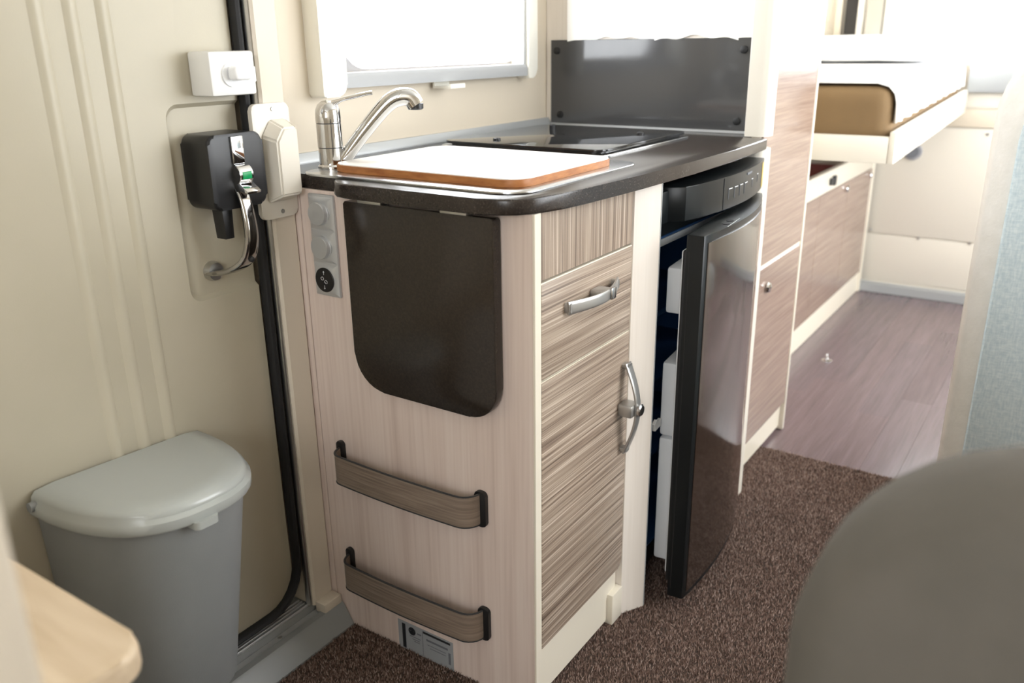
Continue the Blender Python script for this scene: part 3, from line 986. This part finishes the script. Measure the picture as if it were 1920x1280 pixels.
for xx in (-0.36, -0.33):
    bm = LA([(0.007, 0), (0.007, 0.0008)], (xx, -0.035, D1), 'z', 14)
    for v in bm.verts:
        v.co = M @ v.co
    part('vent_hole', bm, 'print_black', fd)
part('lock_plate', B(-0.385, -0.30, -0.0455, -0.0445, D1 - 0.0002, D1 + 0.0006, mx=M), 'alu_paint', fd)

# ================================================================== TALL CABINET
tc_ = thing('tall_cabinet', (1.14, 0.28, 0.0), 'tall wardrobe cabinet with striped upper and lower doors beside fridge', 'cabinet')
part('side_panel', B(XS, XS + 0.016, 0.0, YW - 0.001, 0.0, ZC - 0.002), 'cream_wood', tc_)
part('post', PR(rr(0.866, 0.930, -0.034, 0.018, (0.022, 0.022, 0.003, 0.003), 6), 'z', 0.001, ZB - 0.001), 'cream', tc_)
part('post', PR(rr(0.880, 0.943, -0.032, 0.018, (0.022, 0.022, 0.003, 0.003), 6), 'z', ZT + 0.001, ZC - 0.002), 'cream', tc_)
part('carcass', B(XS + 0.016, 1.335, 0.016, YW - 0.001, 0.0, ZC - 0.002), 'cream_wood', tc_)
part('upper_door', B(XS + 0.001, 1.330, -0.006, 0.0155, 0.562, ZC - 0.01, r=0.001, seg=1), 'rose_wood', tc_)
ld = part('lower_door', B(XS + 0.001, 1.330, -0.006, 0.0155, 0.088, 0.553, r=0.001, seg=1), 'rose_wood', tc_)
part('door_gap_trim', B(XS + 0.001, 1.330, -0.004, 0.0155, 0.553, 0.562), 'cream_edge', tc_)
part('end_strip', B(1.330, 1.345, -0.008, YW - 0.001, 0.0, ZC - 0.002, r=0.002), 'cream_edge', tc_)
part('plinth', B(XS + 0.001, 1.330, 0.004, 0.0155, 0.012, 0.088), 'cream_edge', tc_)
part('knob', LA([(0.013, 0.0), (0.014, -0.004), (0.012, -0.009), (0.006, -0.011)], (1.062, -0.0063, 0.497), 'y', 20), 'chrome', ld, label='chrome push knob')

# ================================================================== BUNK CABINET, BUNK, BEDDING
bc = thing('bunk_cabinet', (2.2, 0.3, 0.0), 'low striped cabinet with push knobs beneath the bunk', 'cabinet')
YB = 0.155
part('carcass', B(1.36, XR - 0.05, YB + 0.02, YB + 0.03, 0.0, 0.60), 'cream_wood', bc)
part('floor_board', B(1.36, XR - 0.05, YB + 0.03, YW - 0.002, 0.10, 0.12), 'cream_wood', bc)
part('top_rail', B(1.36, XR - 0.05, YB - 0.002, YB + 0.02, 0.552, 0.628, r=0.002), 'cream_edge', bc)
dxs = [1.36, 1.86, 2.13, 2.54, XR - 0.06]
for i, (a, b) in enumerate(zip(dxs, dxs[1:])):
    dk = part('cabinet_door', B(a + 0.002, b - 0.002, YB, YB + 0.02, 0.092, 0.549, r=0.001, seg=1), 'rose_wood', bc)
    if i >= 2:
        part('knob', LA([(0.012, 0.0), (0.013, -0.005), (0.010, -0.010)], (b - 0.035, YB - 0.0003, 0.523), 'y', 18), 'chrome', dk)
part('plinth', B(1.36, XR - 0.06, YB + 0.004, YB + 0.02, 0.0, 0.090), 'cream_edge', bc)
part('end_post', B(XR - 0.06, XR - 0.036, YB - 0.006, YB + 0.03, 0.0, 0.60, r=0.002), 'cream_edge', bc)
lt = part('catch', B(2.225, 2.250, YB - 0.012, YB - 0.0025, 0.575, 0.600, r=0.003), 'dark_plastic', bc)
part('catch', B(2.262, 2.287, YB - 0.014, YB - 0.0025, 0.570, 0.605, r=0.003), 'dark_plastic', bc)
single('storage_box', B(1.9, 2.8, 0.22, 0.50, 0.121, 0.575, r=0.02), 'red_cloth', 'dark red box inside the low cabinet under the bunk', 'box')
bk = thing('bunk_bed', (2.3, 0.2, 0.74), 'cream framed bunk base above the low cabinet', 'bunk')
tilt = Matrix.Translation((1.6, 0, 0.74)) @ Matrix.Rotation(R_(-1.9), 4, 'Y') @ Matrix.Translation((-1.6, 0, -0.74))
part('end_board', B(1.6, 1.618, -0.146, YW - 0.004, 0.744, 0.818, r=0.002, mx=tilt), 'cream', bk)
part('side_board', B(1.6, XR - 0.035, -0.164, -0.147, 0.744, 0.832, r=0.002, mx=tilt), 'cream', bk)
part('base_board', B(1.62, XR - 0.04, -0.145, YW - 0.02, 0.746, 0.760, mx=tilt), 'cream', bk)


def cushion(name, x0, x1, y0, y1, z0, z1, r, mt, label, cat, mx=None, wav=0.004, sub=2, seed=0):
    bm = bmesh.new()
    box(bm, x0, x1, y0, y1, z0, z1, r=r, seg=4)
    bmesh.ops.subdivide_edges(bm, edges=[e for e in bm.edges if e.calc_length() > 0.08], cuts=6, use_grid_fill=True)
    bmesh.ops.triangulate(bm, faces=[f for f in bm.faces if len(f.verts) > 4])
    from mathutils import noise
    for v in bm.verts:
        n_ = noise.noise_vector(Vector((v.co.x * 9 + seed, v.co.y * 9, v.co.z * 9)))
        v.co += n_ * wav
        if mx is not None:
            v.co = mx @ v.co
    return single(name, bm, mt, label, cat, smooth=60)


cushion('mattress', 1.63, XR - 0.06, -0.135, YW - 0.03, 0.765, 0.948, 0.04, 'mattress_tan', 'brown sheeted mattress lying on the cream bunk', 'mattress', mx=tilt)
bm = bmesh.new()  # white sheet added so the tan mattress reads overexposed on top and side
prof = [(YW - 0.04, 0.950), (0.3, 0.952), (0.1, 0.952), (-0.09, 0.952), (-0.118, 0.944), (-0.134, 0.925), (-0.139, 0.90), (-0.140, 0.87), (-0.141, 0.845)]
rows = []
NX = 70
for i in range(NX + 1):
    xx = 1.65 + (XR - 0.08 - 1.65) * i / NX
    ra, rb2 = [], []
    for j, (yy, zz) in enumerate(prof):
        wv = 0.008 * max(0, j - 3) / 5 * (math.sin(i * 1.9 + j * 0.25) + 0.6 * math.sin(i * 0.83))
        ra.append(bm.verts.new(tilt @ Vector((xx, yy - wv - (0.0045 if j > 3 else 0), zz + 0.007))))
        rb2.append(bm.verts.new(tilt @ Vector((xx, yy - wv + (0.0 if j > 3 else 0), zz + 0.004))))
    rows.append(ra + rb2[::-1])
for p, q in zip(rows, rows[1:]):
    for k2 in range(len(p)):
        bm.faces.new((p[k2], q[k2], q[(k2 + 1) % len(p)], p[(k2 + 1) % len(p)]))
bm.faces.new(rows[0])
bm.faces.new(rows[-1])
single('added_bright_sheet', bm, 'duvet_white', 'rumpled white sheet added for the overexposed lit top and side of the bunk mattress', 'sheet', smooth=60)
cushion('folded_duvet', 2.45, XR - 0.07, -0.10, YW - 0.05, 0.968, 1.044, 0.03, 'duvet_white', 'white folded duvet at the rear end of the bunk mattress', 'duvet', mx=tilt, seed=4)

# ================================================================== BIN ON THE DOOR
bn = thing('waste_bin', (-0.352, 0.42, 0.10), 'grey half round waste bin with pale lid hung on the door', 'bin')
BM_ = Matrix.Translation((-0.390, YD - 0.006, 0)) @ Matrix.Rotation(R_(3.0), 4, 'Y')


def dee(w_, d_, n=22, p=2.5, back=0.0):
    """half-round outline, flat back at y=back, bulging to -y"""
    out = []
    for i in range(n + 1):
        t = math.pi * i / n
        c, s = math.cos(t), math.sin(t)
        out.append((-w_ * math.copysign(abs(c) ** (2 / p), c), back - d_ * abs(s) ** (2 / p)))
    return out


def loft(rings):
    bm = bmesh.new()
    vr = [[bm.verts.new((p[0], p[1], z)) for p in ring] for ring, z in rings]
    n_ = len(vr[0])
    for p, q in zip(vr, vr[1:]):
        for i in range(n_):
            bm.faces.new((p[i], p[(i + 1) % n_], q[(i + 1) % n_], q[i]))
    bm.faces.new(vr[0])
    bm.faces.new(vr[-1])
    for v in bm.verts:
        v.co = BM_ @ v.co
    return bm


zb = 0.125
part('bucket', loft([(dee(0.098, 0.140), zb), (dee(0.108, 0.153), zb + 0.02), (dee(0.133, 0.193), 0.478)]), 'grey_plastic', bn)
lid = part('lid', loft([(dee(0.140, 0.202), 0.470), (dee(0.142, 0.205), 0.474), (dee(0.142, 0.205), 0.486), (dee(0.137, 0.199), 0.491), (dee(0.137, 0.199), 0.496), (dee(0.131, 0.192), 0.503), (dee(0.105, 0.163), 0.506)]), 'lid_grey', bn, smooth=50)
tb = bmesh.new()
prism(tb, rr(-0.030, 0.008, -0.211, -0.19, (0.008, 0.008, 0, 0)), 'z', 0.463, 0.474, mx=BM_)
part('lid_tab', tb, 'lid_grey', lid)
for xx in (-0.142, 0.138):
    b_ = bmesh.new()
    lathe(b_, [(0.007, 0), (0.007, 0.010), (0.004, 0.013)], (xx - 0.004, -0.010, 0.486), 'x', 12)
    for v in b_.verts:
        v.co = BM_ @ v.co
    part('hinge_pin', b_, 'grey_plastic', bn)
part('wall_bracket', B(-0.12, 0.12, -0.002, 0.0055, 0.15, 0.45, mx=BM_), 'grey_plastic', bn)

# ================================================================== FOREGROUND FURNITURE
# low wooden cabinet top near the door
sc_ = thing('side_cabinet', (-0.9, 0.1, 0.0), 'pale wooden side cabinet with rounded top in front of the bin', 'cabinet')
part('top', PR(rr(-1.25, -0.672, -0.055, 0.33, (0.02, 0.028, 0.01, 0.01)), 'z', 0.593, 0.620, bev=0.006, seg=3), 'table_wood', sc_)
part('body', B(-1.23, -0.695, -0.03, 0.31, 0.001, 0.592), 'cream_wood', sc_)
# pale partition post beside it
wd = thing('partition_post', (-0.866, -0.25, 0.0), 'pale upright partition post beside the wooden side cabinet', 'post')
part('post', B(-0.91, -0.8425, -0.275, -0.242, 0.001, ZC - 0.002, r=0.006, seg=3), 'beam_beige', wd)


def backrest(o_thing, x0, x1, yl, yr, zb_, zt_, r, mt, name, inflate=0.02, lean=0.0):
    """upholstered slab: rounded outline in y,z; domed faces in x"""
    out = rr(yr, yl, zb_, zt_, (0.03, 0.03, r, r), 10)
    cy, cz = (yl + yr) / 2, (zb_ + zt_) / 2
    xm = (x0 + x1) / 2
    rings = []
    prof = [(0.0, 0.50), (0.02, 0.86), (0.10, 0.96), (0.30, 1.0), (0.70, 1.0), (0.90, 0.96), (0.98, 0.86), (1.0, 0.50)]
    bm = bmesh.new()
    W, H = (yl - yr) / 2, (zt_ - zb_) / 2
    vr = []
    for t, s in prof:
        shrink = (1 - s) * min(W, H)
        ring = []
        for (yy, zz) in out:
            fy = 1 - shrink / W
            fz = 1 - shrink / H
            z2 = cz + (zz - cz) * fz
            ring.append(bm.verts.new((x0 + (x1 - x0) * t + lean * (z2 - zb_), cy + (yy - cy) * fy, z2)))
        vr.append(ring)
    n_ = len(vr[0])
    for p, q in zip(vr, vr[1:]):
        for i in range(n_):
            bm.faces.new((p[i], p[(i + 1) % n_], q[(i + 1) % n_], q[i]))
    bm.faces.new(vr[0])
    bm.faces.new(vr[-1])
    return part(name, bm, mt, o_thing, smooth=60)


fs = thing('cab_seat', (-0.30, -0.77, 0.0), 'taupe upholstered swivel seat with a rounded back near the aisle', 'seat')
backrest(fs, -0.54, -0.42, -0.515, -1.02, 0.40, 0.866, 0.15, 'seat_taupe', 'backrest')
part('cushion', B(-0.41, 0.06, -1.01, -0.535, 0.34, 0.46, r=0.05, seg=4), 'seat_taupe', fs)
part('pedestal', B(-0.40, 0.0, -0.93, -0.61, 0.001, 0.335, r=0.02), 'dark_plastic', fs)

bs = thing('bench_seat', (1.05, -0.75, 0.0), 'pale bench seat with blue woven back panel and cream border', 'seat')
backrest(bs, 0.95, 1.09, -0.450, -1.10, 0.10, 1.125, 0.20, 'seat_cream', 'backrest')
part('back_panel', PR(rr(-1.04, -0.500, 0.16, 1.03, (0.03, 0.03, 0.14, 0.14), 8), 'x', 0.946, 0.97, bev=0.004), 'seat_blue', bs, label='blue woven cloth panel')
part('cushion', B(1.095, 1.50, -1.06, -0.64, 0.30, 0.42, r=0.04, seg=4), 'seat_blue', bs)
part('base', B(1.00, 1.46, -1.04, -0.68, 0.009, 0.299), 'cream_wood', bs)
# floor ring by the bunk cabinet
fe = thing('floor_eyelet', (1.98, 0.0, -0.002), 'small metal tie-down eyelet on the plank floor', 'eyelet')
part('base', LA([(0.018, 0), (0.018, 0.003), (0.010, 0.006)], (1.98, 0.035, -0.0018), 'z', 16), 'chrome', fe)
bm = bmesh.new()
sweep(bm, [(1.98 + 0.011 * math.cos(t), 0.035, 0.014 + 0.011 * math.sin(t)) for t in [2 * math.pi * i / 16 for i in range(17)]], (0.0025, 0.0025), up=(0, 1, 0), seg=8)
part('ring', bm, 'chrome', fe)
